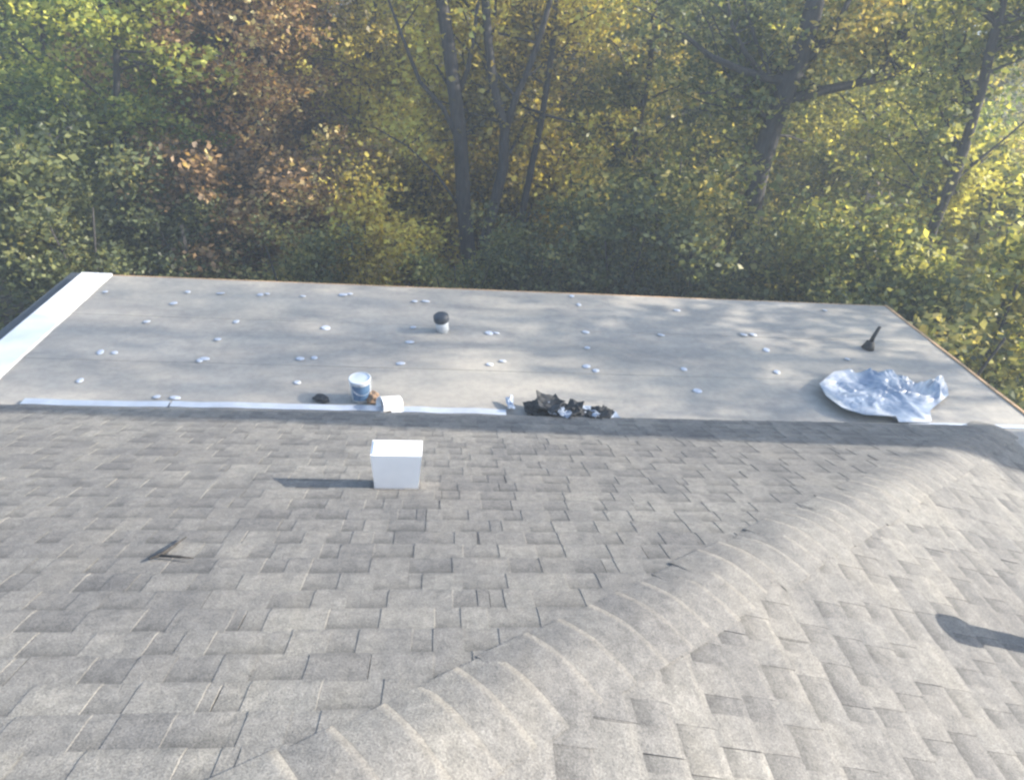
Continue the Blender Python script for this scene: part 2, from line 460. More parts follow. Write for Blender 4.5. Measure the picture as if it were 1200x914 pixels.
capm = cap_mesh(); rng = random.Random(3)
total = (EAVE_X-HX0)/hipdir.x; t = total + .02; ORG0 = hip_pt
while t > -2.2:
    p = hip_pt + hipdir*t
    o = link('hip_cap', capm, None, house, Matrix.Translation(p + hip_side*rng.uniform(-.014, .014)) @ Matrix.Rotation(rng.uniform(-.035, .035), 4, 'Z'))
    t -= EXP*rng.uniform(.92, 1.2)
# eave drip edge of the shingle roof
bm = bmesh.new(); box(bm, WX, EAVE_X+.01, EAVE_Y-.022, EAVE_Y-.006, z1(EAVE_Y)-.16, z1(EAVE_Y)-.014)
link('drip_edge', from_bm('drip_edge', bm), M_GUTTER, house)
bm = bmesh.new(); box(bm, EAVE_X-.018, EAVE_X-.004, -6, EAVE_Y-.025, z2(EAVE_X)-.17, z2(EAVE_X)-.014)
link('fascia', from_bm('fascia', bm), M_WHITE, house)
# walls
bm = bmesh.new(); box(bm, WX+.4, EAVE_X-.4, -5.6, EAVE_Y-.45, -.1, z1(EAVE_Y)-.03)
link('wall', from_bm('wall', bm), M_WALL, house)
bm = bmesh.new(); box(bm, LX0+.1, LX1-.12, EAVE_Y-.44, LY1-.15, -.1, zl(LY1)-.14)
link('wall', from_bm('wall', bm), M_WALL, house)

# ---- flat roof
flat = poly_prism('flat_roof', [(LX0-.28, EAVE_Y-.35, zl(EAVE_Y-.35)-.014), (LX1, EAVE_Y-.35, zl(EAVE_Y-.35)-.014), (LX1, LY1, zl(LY1)-.014), (LX0-.28, LY1, zl(LY1)-.014)], 0.12, M_WOOD, house)
flat['label'] = 'low flat roof covered in grey sheets with dappled shade'
def sheet(x0, x1, y0, y1, dz, seed):
    nx = max(6, int((x1-x0)/.12)); ny = 8; bm = bmesh.new(); top = []; bot = []
    rr = random.Random(seed); o1 = 12.5
    for j in range(ny+1):
        ta = []; tb = []
        for i in range(nx+1):
            x = x0+(x1-x0)*i/nx; y = y0+(y1-y0)*j/ny
            ex = .006*noise.noise(Vector((x*2.2, j*3.1, o1)))
            if j in (0, ny): y += ex
            w = .003*(noise.noise(Vector((x*1.3, y*2.6, o1)))+.6)
            z = zl(y) + dz + max(0, w)
            ta.append(bm.verts.new((x, y, z))); tb.append(bm.verts.new((x, y, z-.0026)))
        top.append(ta); bot.append(tb)
    for j in range(ny):
        for i in range(nx):
            f = bm.faces.new((top[j][i], top[j][i+1], top[j+1][i+1], top[j+1][i])); f.smooth = True
    for i in range(nx):
        bm.faces.new((bot[0][i], bot[0][i+1], top[0][i+1], top[0][i])); bm.faces.new((top[ny][i], top[ny][i+1], bot[ny][i+1], bot[ny][i]))
    for j in range(ny):
        bm.faces.new((top[j][0], top[j+1][0], bot[j+1][0], bot[j][0])); bm.faces.new((top[j+1][nx], top[j][nx], bot[j][nx], bot[j+1][nx]))
    for e in bm.edges:
        if not all(f.smooth for f in e.link_faces): e.smooth = False
    link('roofing_sheet', from_bm('roofing_sheet', bm), M_SHEET, flat)
for k, (y0, y1, cuts, dz) in enumerate(((EAVE_Y-.30, 5.66, (LX0+.01, 1.45, LX1+.02), 0.0), (5.58, 6.55, (LX0+.01, -1.2, 3.1, LX1+.02), 0.0022), (6.47, LY1+.012, (LX0+.01, 1.9, LX1+.02), 0.0044))):
    for i in range(len(cuts)-1):
        sheet(cuts[i]-(.05 if i else 0), cuts[i+1], y0, y1, dz+.0011*(i % 2), k*7+i)
# fastener plates: pressed discs with a raised rim and a screw head
def plate_mesh():
    bm = bmesh.new(); lathe(bm, [(.040, 0.0), (.040, .003), (.030, .006), (.014, .0035), (.007, .0045), (.006, .009)], 12)
    me = from_bm('fastener_plate', bm); me.materials.append(M_PLATE); return me
pm = plate_mesh(); rng = random.Random(8)
plates = [(30+x/3, 300+y/3) for x, y in ((570,125),(685,130),(825,135),(850,132),(425,228),(740,228),(675,290),(1050,250),(312,337),(262,335),(630,358),(612,364),(965,358),(1015,355),(190,433),(955,440),(460,490),(525,493),(520,165),(975,140),(1110,135),(1140,132),(280,125))]
plates += [(380+x/3, 320+y/3) for x, y in ((318,98),(357,98),(312,188),(300,240),(268,315),(580,208),(605,208),(582,318),(627,306),(920,205),(925,260),(922,325),(955,340),(1185,215),(870,80),(895,110),(5,190),(70,75))]
plates += [(780+x/3, 320+y/3) for x, y in ((275,215),(308,215),(355,268),(392,345),(113,410),(65,335),(40,130),(560,130),(640,300))]
for px, py in plates:
    p = on_flat(px, py, .02)
    M = Matrix.Translation((p.x, p.y, zl(p.y)+.015 if p.y > 6.47 else zl(p.y)+(.011 if p.y > 5.58 else .007))) @ Matrix.Rotation(rng.uniform(-.12, .12), 4, 'X') @ Matrix.Rotation(rng.uniform(-.12, .12), 4, 'Y')
    link('fastener_plate', pm, None, flat, M @ Matrix.Diagonal((rng.uniform(.6, 1.1), rng.uniform(.6, 1.0), .8, 1)))
# white coping along the far-left side, gutter outside it, board edge on the other side
def strip(name, mat, parent, x0, x1, y0, y1, h0, h1, wob=.004, seed=1, segs=18, along='y'):
    bm = bmesh.new(); prev = None
    for i in range(segs+1):
        f = i/segs
        if along == 'y':
            y = y0+(y1-y0)*f; w = wob*noise.noise(Vector((y*1.7, seed, 0)))
            c = [(x0+w, y, zl(y)+h0), (x1+w, y, zl(y)+h0), (x1+w, y, zl(y)+h1+w), (x0+w, y, zl(y)+h1+w)]
        else:
            x = x0+(x1-x0)*f; w = wob*noise.noise(Vector((x*1.7, seed, 0))); w2 = wob*noise.noise(Vector((x*2.9, seed, 5)))
            c = [(x, y0+w, zl(y0)+h0), (x, y1+w, zl(y1)+h0), (x, y1+w, zl(y1)+h1+w2), (x, y0+w, zl(y0)+h1+w2)]
        ring = [bm.verts.new(p) for p in c]
        if prev:
            for k in range(4): bm.faces.new((prev[k], prev[(k+1) % 4], ring[(k+1) % 4], ring[k]))
        else: bm.faces.new(list(reversed(ring)))
        prev = ring
    bm.faces.new(prev); bmesh.ops.recalc_face_normals(bm, faces=bm.faces)
    return link(name, from_bm(name, bm), mat, parent)
cp = strip('coping', M_WHITEMET, house, LX0-.30, LX0+.0, EAVE_Y+.02, LY1+.03, -.01, .024); cp['label'] = 'wide bright white coping strip along one end of the flat roof'
gt = strip('gutter', M_GUTTER, house, LX0-.50, LX0-.305, EAVE_Y+.1, LY1+.22, -.16, -.06); gt['label'] = 'dark gutter running outside the white coping'
eb = strip('edge_board', M_WOOD, house, LX1+.003, LX1+.035, EAVE_Y+.03, LY1+.02, -.12, .016); eb['label'] = 'bare orange-brown wooden board along the open edge of the flat roof'
strip('edge_board', M_WOOD, house, LX0, LX1+.03, LY1+.022, LY1+.045, -.12, .004, along='x')
# metal flashing lengths along the junction
cuts = [(-3.1, -2.05, 0), (-2.03, -.42, 1), (-.36, .55, 2)]
for x0, x1, k in cuts:
    o = strip('flashing', M_ALU, house, x0, x1, EAVE_Y+.07, EAVE_Y+.15, .004, .026+.008*(k % 2), .016, 3+k, 20, 'x')
o = strip('flashing', M_ALU, house, 4.0, LX1+.02, EAVE_Y+.05, EAVE_Y+.10, .004, .014, .006, 9, 20, 'x')

# ------------------------------------------------------------------ things on the roofs
def roof1_frame(x, y):                             # upright frame standing on the far slope
    return Matrix.Translation((x, y, z1(y)))
def roof_vent(x, y, w, d, h, label, tilt=0):
    e = empty('roof_vent', (x, y, z1(y))); tag(e, label, 'roof vent')
    # body: flared box, chamfered lower corners
    bm = bmesh.new()
    rows = []
    for (zz, k) in ((-.05, .88), (.03, .89), (h, 1.0)):
        rows.append([bm.verts.new((sx*w/2*k, sy*d/2*k, zz - (S1*sy*d/2*k if zz < .1 else 0))) for sx, sy in ((-1,-1),(1,-1),(1,1),(-1,1))])
    for r in range(2):
        for k in range(4): bm.faces.new((rows[r][k], rows[r][(k+1) % 4], rows[r+1][(k+1) % 4], rows[r+1][k]))
    bm.faces.new(rows[-1])
    link('body', from_bm('vent_body', bm), M_WHITE, e)
    bm = bmesh.new()
    box(bm, -w*.47, w*.47, -d*.45, d*.45, h-.012, h+.006)
    bmesh.ops.bevel(bm, geom=bm.edges[:], offset=.004, segments=2, affect='EDGES')
    link('hood', from_bm('vent_hood', bm), M_WHITE, e)
    bm = bmesh.new(); T = Matrix.Rotation(-A1, 4, 'X')
    box(bm, -w*.47, w*.47, -d*.5, d*.5, .010, .014, T)
    link('flange', from_bm('vent_flange', bm), M_SHINGLE, e)
    return e
roof_vent(-.205, 3.105, .262, .14, .245, 'small white box vent standing alone on the shingle slope')
# plumbing vent on the bright slope whose shadow reaches the frame
vp = empty('vent_pipe', (2.95, 2.02, z2(2.95))); tag(vp, 'plumbing vent pipe on the brighter slope, throwing a short dark shadow on its shingles', 'vent pipe')
bm = bmesh.new(); lathe(bm, [(.055, -.05), (.055, .46), (.048, .46), (.048, .40)], 20); link('pipe', from_bm('pipe', bm), M_PVC, vp)
bm = bmesh.new(); lathe(bm, [(.10, -.01), (.085, .05), (.06, .13), (.058, .16)], 20); link('boot', from_bm('boot', bm), M_DARK, vp)
bm = bmesh.new(); lathe(bm, [(.085, .44), (.09, .47), (.085, .52), (.03, .545)], 20); link('cap', from_bm('cap', bm), M_DARK, vp)

def stand(px, py, dz=.02):
    p = on_flat(px, py, dz); p.z = zl(p.y) + dz
    return p
# gallon can, white with a blue label and a dark mark
p = stand(424, 467, .008); c = empty('paint_can', p); c.rotation_euler = (0.05, -.06, .3)
tag(c, 'upright white can with a blue label by the shingle edge of the flat roof', 'can')
bm = bmesh.new(); lathe(bm, [(.066, 0), (.078, .004), (.084, .18), (.088, .19), (.088, .20), (.078, .204), (.076, .196)], 24); link('body', from_bm('can_body', bm), M_PVC, c)
bm = bmesh.new()
for k in range(9):
    a0 = math.radians(-150+k*12); a1 = math.radians(-150+(k+1)*12)
    vs = [bm.verts.new((r*math.cos(a), r*math.sin(a), z)) for (r, a, z) in ((.0815, a0, .03), (.0815, a1, .03), (.0865, a1, .165), (.0865, a0, .165))]
    bm.faces.new(vs)
link('label_band', from_bm('label_band', bm), M_BLUE, c)
bm = bmesh.new(); tube(bm, [(.088*math.cos(a), .03*math.sin(2*a)*0-.02, .19-.10*math.sin(a)) for a in [math.pi*i/10 for i in range(11)]], [.0025]*11, 6)
for v in bm.verts: v.co.y -= .075*math.sin(math.acos(max(-1, min(1, v.co.x/.09))))
link('handle', from_bm('handle', bm), M_ALU, c)
# white tub lying on its side, open brown mouth
p = stand(458, 473, .06); c = empty('tub', p); c.rotation_euler = (math.radians(82), .1, math.radians(-62))
tag(c, 'white tub lying on its side beside the blue-labelled can', 'tub')
bm = bmesh.new(); lathe(bm, [(.050, -.08), (.056, -.075), (.064, .08), (.068, .085), (.068, .095), (.060, .095), (.056, .02)], 22); link('body', from_bm('tub_body', bm), M_WHITE, c)
bm = bmesh.new(); lathe(bm, [(.054, .03), (.054, .055), (.03, .060)], 18); link('contents', from_bm('contents', bm), M_BROWN, c)
# brown rag
def lump(name, label, cat, px, py, sx, sy, sz, mat, seed, dz=.012, group=None, rough=.45):
    p = stand(px, py, dz)
    bm = bmesh.new(); bmesh.ops.create_icosphere(bm, subdivisions=3, radius=1)
    for v in bm.verts:
        n = noise.noise(v.co*1.6+Vector((seed*3.3, 0, 0)))*rough + noise.noise(v.co*4.0+Vector((seed, 5, 0)))*rough*.45
        v.co *= 1+n
        v.co = Vector((v.co.x*sx, v.co.y*sy, max(v.co.z, -.35)*sz))
    zmin = min(v.co.z for v in bm.verts)
    for v in bm.verts: v.co.z -= zmin
    o = link(name, from_bm(name, bm, False), mat, None, Matrix.Translation(p))
    return tag(o, label, cat, group)
lump('rag', 'small crumpled brown rag between the can and the tub', 'rag', 438, 470, .055, .045, .06, M_BROWN, 2)
lump('tar_lump', 'small dark lump of tar on the flat roof left of the can'.replace(' left of the can', ' near the junction flashing'), 'lump', 376, 468, .06, .05, .025, M_SCRAP, 5)
# vent pipe in the middle of the flat roof
p = stand(519, 387, .015); c = empty('roof_pipe', p); c.rotation_euler = (.12, -.14, 0)
tag(c, 'short pale pipe with a dark cap on the middle of the flat roof', 'vent pipe')
bm = bmesh.new(); lathe(bm, [(.060, -.01), (.062, .10), (.060, .125)], 20); link('pipe', from_bm('pipe', bm), M_PVC, c)
bm = bmesh.new(); lathe(bm, [(.068, .105), (.076, .12), (.074, .165), (.05, .185), (.02, .19)], 20); link('cap', from_bm('cap', bm), M_GUTTER, c)
# thin dark stub with wide foot
p = stand(1017, 408, .01); c = empty('pipe_stub', p); c.rotation_euler = (0, .10, 0)
tag(c, 'thin dark upright stub with a wider foot near the wooden roof edge', 'pipe stub')
bm = bmesh.new(); lathe(bm, [(.065, -.004), (.055, .03), (.04, .075), (.03, .08)], 16); link('foot', from_bm('foot', bm), M_DARK, c)
bm = bmesh.new(); tube(bm, [(0, 0, .05), (.005, 0, .14), (.022, 0, .25)], [.024, .02, .016], 10); link('stem', from_bm('stem', bm), M_DARK, c)
# crumpled tarp
def tarp():
    outline = [(958, 456), (966, 470), (985, 484), (1010, 492), (1050, 494), (1092, 494), (1090, 480), (1112, 462), (1108, 450), (1085, 455), (1062, 444), (1030, 438), (1000, 438), (975, 442)]
    pts = [on_flat(x, y, .03) for x, y in outline]
    c = sum(pts, Vector())/len(pts); n = 96; rings = 17
    def rim(a):
        # interpolate the outline by angle order
        t = (a/(2*math.pi))*len(pts); i = int(t) % len(pts); f = t-int(t)
        return pts[i].lerp(pts[(i+1) % len(pts)], f)
    bm = bmesh.new(); grid = []
    for r in range(rings+1):
        f = r/rings; row = []
        for k in range(n):
            q = c.lerp(rim(k/n*2*math.pi), f)
            rd = 1-abs(noise.noise(Vector((q.x*3.4, q.y*4.6, 3.3))))*2.2
            rd2 = 1-abs(noise.noise(Vector((q.x*8.5+q.y*4, q.y*9, 9.1))))*2.0
            lift = max(0, rd)*.10 + max(0, rd2)*.05 + .011*(1-abs(noise.noise(Vector((q.x*19, q.y*23, 2.2))))*2.4)
            env = min(1, (1-f)*3.2+.06)
            yy = (q.y-c.y)/.3
            lift *= .72*env*(.75+.5*max(-1, min(1, yy)))
            if f > .8 and q.x < c.x-.15: lift += .06*(f-.8)/.2      # upturned rim
            if q.x > c.x+.45: lift += .07*max(0, rd)*min(1, (1-f)*6+.2)
            row.append(bm.verts.new((q.x, q.y, zl(q.y)+.02+lift)))
        grid.append(row)
    for r in range(rings):
        for k in range(n):
            if r == 0:
                if k == 0: pass
            f = bm.faces.new((grid[r][k], grid[r+1][k], grid[r+1][(k+1) % n], grid[r][(k+1) % n]))
            f.smooth = False
    bmesh.ops.remove_doubles(bm, verts=bm.verts[:], dist=.0015)
    bmesh.ops.recalc_face_normals(bm, faces=bm.faces)
    me = from_bm('tarp', bm)
    o = link('tarp', me, M_TARP)
    s = o.modifiers.new('thick', 'SOLIDIFY'); s.thickness = .006; s.offset = 1
    tag(o, 'crumpled pale blue and white plastic tarp lying near the wooden roof edge', 'tarp')
M_TARP, nt, b = new_mat('blue_white_tarp')
n = noise_node(nt, 5, 3, .5, 'World'); r = ramp(nt, [(.38, (.20, .26, .35)), (.48, (.34, .39, .46)), (.60, (.58, .59, .60))])
nt.links.new(n.outputs[0], r.inputs[0]); nt.links.new(r.outputs[0], b.inputs['Base Color']); b.inputs['Roughness'].default_value = .28
tarp()
# torn shingle scraps in a heap
def scrap(name, label, cat, group, px, py, sx, sy, mat, seed, dz, tilt):
    rr = random.Random(seed); p = stand(px, py, dz)
    bm = bmesh.new(); nx, ny = 5, 4; g = []
    for j in range(ny+1):
        row = []
        for i in range(nx+1):
            u = i/nx-.5; v = j/ny-.5
            ed = 1+.35*noise.noise(Vector((u*4, v*4, seed)))
            z = .18*sx*(u*u*rr.uniform(.8, 1.2)*2.2) + .025*noise.noise(Vector((u*5, v*5, seed+3)))
            row.append(bm.verts.new((u*sx*ed, v*sy*ed, z)))
        g.append(row)
    for j in range(ny):
        for i in range(nx):
            bm.faces.new((g[j][i], g[j][i+1], g[j+1][i+1], g[j+1][i]))
    M = Matrix.Rotation(rr.uniform(0, 6.28), 4, 'Z') @ Matrix.Rotation(tilt*rr.uniform(-1, 1), 4, 'X') @ Matrix.Rotation(tilt*rr.uniform(-1, 1), 4, 'Y')
    for v in bm.verts: v.co = M @ v.co
    zmin = min(v.co.z for v in bm.verts)
    for v in bm.verts: v.co.z -= zmin
    o = link(name, from_bm(name, bm), mat, None, Matrix.Translation(p))
    s = o.modifiers.new('thick', 'SOLIDIFY'); s.thickness = .009
    tag(o, label, cat, group)
for px, py, a, b_, c_, sd in ((643, 483, .12, .09, .10, 3), (668, 489, .14, .08, .06, 8), (703, 491, .09, .07, .07, 11)):
    lump('crumpled_felt', 'crumpled lump of black roofing felt under the torn shingle scraps', 'felt', px, py, a, b_, c_, M_SCRAP, sd, .006, 'crumpled felt lumps in the heap', .7)
SG = 'torn shingle scraps heaped at the junction'
for k, (px, py, sx, sy, dz, tl) in enumerate(((622,480,.15,.10,.0,.15),(634,477,.20,.14,.0,.4),(640,475,.22,.16,.03,.45),(650,480,.22,.15,.0,.5),(644,477,.2,.15,.05,.45),(660,484,.20,.15,.0,.5),(668,486,.22,.14,.01,.4),(676,489,.2,.15,.0,.4),(688,491,.22,.14,.0,.3),(700,488,.16,.12,.02,.4),(706,487,.16,.12,.03,.5),(698,492,.2,.12,.0,.3),(657,488,.2,.13,.0,.3),(630,482,.2,.12,.0,.2))):
    scrap('shingle_scrap', 'torn black shingle scrap in the heap where the roofs meet', 'scrap', SG, px, py, sx, sy, M_SCRAP, 20+k, .008+dz+(.05 if 632 < px < 655 else .025), tl*.7)
for k, (px, py, sx, sy, dz) in enumerate(((646,484,.10,.07,.05),(661,487,.10,.07,.06),(688,482,.12,.10,.03),(697,489,.05,.06,.06),(712,491,.20,.12,.02),(598,475,.18,.06,.02))):
    scrap('wrapper_scrap', ('pale blue scrap of plastic wrap caught among the torn black shingles' if k < 5 else 'flat pale scrap of plastic wrap beside the end of the flashing'), 'wrapper', 'pale wrap scraps in the heap' if k < 5 else None, px, py, sx, sy, M_WRAP, 60+k, .01+dz, .4 if k < 5 else .05)
p0 = stand(738, 495, .01); p1 = stand(816, 497, .01)
bm = bmesh.new()
L = (p1-p0).length; n = 12; prev = None
for i in range(n+1):
    q = p0.lerp(p1, i/n); w = .028+.012*noise.noise(Vector((i*.7, 0, 0))); h = .012+.012*abs(noise.noise(Vector((i*.9, 2, 0))))
    ring = [bm.verts.new(v) for v in ((q.x, q.y-w, q.z), (q.x, q.y+w, q.z), (q.x, q.y+w, q.z+h), (q.x, q.y-w, q.z+h))]
    if prev:
        for k in range(4): bm.faces.new((prev[k], prev[(k+1) % 4], ring[(k+1) % 4], ring[k]))
    else: bm.faces.new(list(reversed(ring)))
    prev = ring
bm.faces.new(prev); bmesh.ops.recalc_face_normals(bm, faces=bm.faces)
o = link('rubber_strip', from_bm('rubber_strip', bm), M_SCRAP); tag(o, 'long thin black strip lying along the junction beside the scrap heap', 'strip')
# a forked twig on the shingles
def on_slope1(px, py, dz=.02):
    d = ray(px, py); n1 = Vector((0, math.sin(A1), math.cos(A1))); o1 = Vector((0, 0, Z1)) + n1*dz
    return ORG + d*((o1-ORG).dot(n1)/d.dot(n1))
bm = bmesh.new()
a = [on_slope1(x, y, .024) for x, y in ((175, 655), (190, 649), (203, 640), (218, 629))]
tube(bm, a, [.004, .008, .007, .003], 6)
tube(bm, [on_slope1(x, y, .024) for x, y in ((188, 651), (208, 652), (227, 654))], [.005, .006, .003], 6)
tw = link('twig', from_bm('twig', bm), M_BARK); tag(tw, 'small forked dark twig lying on the shingle slope', 'twig')

# ------------------------------------------------------------------ trees
PAL = {
 'green':  [(.022, .038, .014), (.045, .075, .020), (.085, .115, .030), (.17, .18, .04), (.30, .27, .06)],
 'olive':  [(.020, .032, .016), (.042, .060, .022), (.075, .090, .032), (.13, .13, .045), (.26, .21, .07)],
 'ygreen': [(.026, .042, .018), (.058, .080, .028), (.105, .120, .038), (.19, .18, .052), (.36, .30, .075)],
 'shade':  [(.020, .028, .018), (.038, .050, .026), (.062, .076, .036), (.10, .11, .045), (.18, .16, .06)],  # green leaf colours darkened to paint shade into the low undergrowth
 'gold':   [(.036, .036, .018), (.085, .075, .026), (.17, .135, .040), (.34, .25, .055), (.52, .36, .07)],
 'russet': [(.030, .024, .016), (.070, .050, .030), (.12, .080, .045), (.20, .13, .065), (.32, .23, .11)],
}
LEAF = {k: leaf_material('leaf_'+k, v) for k, v in PAL.items()}

def grow(rng, stems, spec):
    """stems: list of [(Vector, radius)...]; returns trunk bmesh and clump list (pos, radius)"""
    bm = bmesh.new(); clumps = []
    for st in stems:
        tube(bm, [p for p, r in st], [r for p, r in st], 9)
    wts = []
    for st in stems:
        for i in range(len(st)-1):
            zc = (st[i][0].z+st[i+1][0].z)/2
            if zc > spec['z0']: wts.append((st[i], st[i+1], (st[i+1][0]-st[i][0]).length))
    tot = sum(w[2] for w in wts)
    for _ in range(spec['branches']):
        q = rng.random()*tot
        for a, b, l in wts:
            if q < l: break
            q -= l
        f = q/l if l else 0
        p = a[0].lerp(b[0], min(1, f)); r = a[1]+(b[1]-a[1])*min(1, f)
        az = rng.uniform(*spec.get('az', (0, 6.283))); el = rng.uniform(*spec.get('el', (-.15, .75)))
        d = Vector((math.cos(az)*math.cos(el), math.sin(az)*math.cos(el), math.sin(el)))
        L = spec['reach']*rng.uniform(.45, 1.0)
        pts = [p]; cur = p.copy(); dd = d.copy()
        for s in range(4):
            dd = (dd + Vector((rng.uniform(-.3, .3), rng.uniform(-.3, .3), rng.uniform(-.15, .3)))).normalized()
            cur = cur + dd*L/4; pts.append(cur.copy())
        r0 = max(.012, min(r*.5, .012*L+.012)); tube(bm, pts, [r0, r0*.8, r0*.6, r0*.4, .004], 5, False)
        for s in (1, 2, 3, 4):
            for _k in range(spec.get('per', 2)):
                c = pts[s] + Vector((rng.gauss(0, .28), rng.gauss(0, .28), rng.gauss(0, .22)))*L*.35
                if c.z < .15: c.z = .15+rng.random()*.3
                clumps.append((c, rng.uniform(*spec.get('cr', (.15, .40)))))
                if rng.random() < .45: tube(bm, [pts[s], pts[s].lerp(c, .6)+Vector((0, 0, .05)), c], [r0*.35, r0*.25, .003], 4, False)
    return bm, clumps
def leaves(clumps, per, size, seed, droop=.25):
    g = np.random.default_rng(seed)
    C = np.array([[*c] for c, r in clumps]); R = np.array([r for c, r in clumps])
    idx = np.repeat(np.arange(len(C)), per)
    idx = idx[g.random(len(idx)) < (.45+.55*g.random(len(C)))[idx]]
    n = len(idx)
    off = g.normal(0, 1, (n, 3)); off /= np.linalg.norm(off, axis=1, keepdims=True)+1e-9
    off *= (g.random((n, 1))**.45)
    off[:, 2] *= .72
    P = C[idx] + off*R[idx][:, None]*1.25
    P[:, 2] = np.maximum(P[:, 2], .03)
    # leaf axes
    a = g.normal(0, 1, (n, 3)); a[:, 2] = a[:, 2]*.6 - droop; a /= np.linalg.norm(a, axis=1, keepdims=True)
    b = np.cross(a, g.normal(0, 1, (n, 3)) + np.array([0, 0, 1.2])); b /= np.linalg.norm(b, axis=1, keepdims=True)+1e-9
    s = size*g.uniform(.6, 1.35, (n, 1)); w = s*g.uniform(.5, .8, (n, 1))
    nrm = np.cross(a, b)
    V = np.stack([P-a*s*.5, P+b*w*.5-a*s*.05+nrm*s*.08, P+a*s*.5-nrm*s*.06, P-b*w*.5-a*s*.05+nrm*s*.08], 1).reshape(-1, 3)
    return V, n
def make_tree(name, label, cat, group, stems, pal, spec, seed):
    rng = random.Random(seed)
    base = stems[0][0][0]
    root = empty(name, (base.x, base.y, 0)); tag(root, label, cat, group)
    off = Vector((base.x, base.y, 0))
    bm, cl = grow(rng, [[(p-off, r) for p, r in st] for st in stems], spec)
    link('trunk' if cat == 'tree' else 'stem', from_bm('trunk', bm), M_BARK, root)
    V, n = leaves(cl, spec['leaves'], spec['size'], seed)
    link('crown' if cat == 'tree' else 'foliage', np_quads('crown', V, n), LEAF[pal], root)
    return root
def copy_tree(src, loc, rz, sc, label, group):
    r = src.copy(); COL.objects.link(r); r.location = loc; r.rotation_euler = (0, 0, rz); r.scale = (sc, sc, sc)
    r['label'] = label; r['group'] = group
    for ch in src.children:
        c = ch.copy(); COL.objects.link(c); c.parent = r
    return r
def px_stem(pts, y, r0, r1, ground=True):
    ps = [at_depth(px, py, y) for px, py in pts]
    if ground:
        b = ps[0].copy(); d = (ps[1]-ps[0]); b = ps[0] - d*(ps[0].z/max(.2, d.z)) if ps[0].z > .1 else ps[0]
        b = Vector((ps[0].x + max(-.5, min(.5, b.x-ps[0].x)), y, -.08))
        ps = [b] + [p for p in ps if p.z > .15]
    n = len(ps)
    return [(p, r0+(r1-r0)*i/(n-1)) for i, p in enumerate(ps)]
def extend(st, h, rng, lean=(0, 0)):               # let a stem seen to the frame's top go on upwards
    p, r = st[-1]; d = (st[-1][0]-st[-2][0]).normalized()
    k = 4
    for i in range(1, k+1):
        d = (d + Vector((rng.uniform(-.12, .12)+lean[0], rng.uniform(-.12, .12)+lean[1], .25))).normalized()
        p = p + d*(h-p.z if h-p.z > 0 else 1)/(k-i+1)*.9 if False else p + d*(max(1.0, (h-st[-1][0].z))/k*.5)
        st.append((p.copy(), max(.015, r*(1-i/(k+.6)))))
    return st
rg = random.Random(77)
# --- the three trees whose trunks read clearly
s1 = extend(px_stem([(556, 335), (549, 300), (543, 240), (540, 170), (533, 110), (525, 50), (516, -10)], 12.4, .155, .10), 7.5, rg)
s2 = extend(px_stem([(566, 335), (566, 290), (578, 245), (590, 195), (591, 150), (579, 105), (572, 50), (568, -10)], 12.4, .115, .065), 7.5, rg)
s2b = extend([(p, r) for p, r in px_stem([(590, 165), (604, 115), (620, 80), (634, 40), (645, 0)], 12.4, .06, .04, False)], 7.5, rg)
s4 = px_stem([(541, 175), (520, 128), (492, 96), (470, 40), (455, 0)], 12.4, .05, .02, False)
s5 = px_stem([(534, 118), (548, 82), (556, 40), (560, 0)], 12.4, .05, .025, False)
s6 = px_stem([(544, 250), (512, 205), (478, 172), (440, 150)], 12.4, .03, .008, False)
make_tree('forked_tree', 'tree with dark stems forking low into a tall V before golden leaves', 'tree', None, [s1, s2, s2b, s4, s5, s6], 'gold', dict(z0=3.0, branches=40, reach=2.2, leaves=40, size=.105, per=2, el=(-.1, .8), az=(.25, 2.9)), 501)
s3 = extend(px_stem([(596, 335), (606, 280), (616, 230), (624, 190), (634, 145), (641, 100), (648, 50), (651, 0)], 12.9, .075, .045), 7.5, rg)
make_tree('slender_tree', 'slender pale-stemmed tree leaning beside the forked tree', 'tree', None, [s3], 'gold', dict(z0=3.2, branches=14, reach=1.8, leaves=40, size=.10, per=2, az=(.25, 2.9)), 502)
b1 = extend(px_stem([(868, 345), (874, 280), (887, 210), (902, 158), (916, 118), (932, 80), (946, 40), (956, 0)], 12.0, .20, .14), 7.5, rg)
b2 = px_stem([(914, 122), (948, 110), (985, 102), (1022, 95), (1062, 84), (1100, 60)], 12.0, .095, .035, False)
b3 = px_stem([(928, 95), (898, 92), (862, 80), (832, 66), (800, 40)], 12.0, .085, .03, False)
b4 = px_stem([(934, 78), (962, 55), (985, 22), (1000, -10)], 12.0, .075, .035, False)
b5 = px_stem([(896, 92), (872, 60), (858, 30), (850, -10)], 12.0, .05, .02, False)
b6 = px_stem([(1020, 95), (1050, 62), (1075, 30)], 12.0, .04, .018, False)
b7 = px_stem([(905, 150), (880, 118), (850, 108), (820, 110)], 12.0, .05, .015, False)
make_tree('thick_tree', 'large dark tree with a thick leaning trunk and long side limbs', 'tree', None, [b1, b2, b3, b4, b5, b6, b7], 'olive', dict(z0=2.6, branches=56, reach=2.4, leaves=44, size=.105, per=2, el=(-.2, .8), az=(.15, 3.0)), 503)
c1 = extend(px_stem([(1058, 360), (1072, 320), (1086, 285), (1103, 242), (1120, 203), (1134, 160), (1150, 105), (1165, 40)], 10.4, .10, .065), 7.5, rg)
make_tree('leaning_tree', 'bare dark leaning trunk among yellow-green leaves past the wooden roof edge', 'tree', None, [c1], 'ygreen', dict(z0=2.8, branches=40, reach=1.9, leaves=44, size=.10, per=2, az=(0, 3.14)), 504)
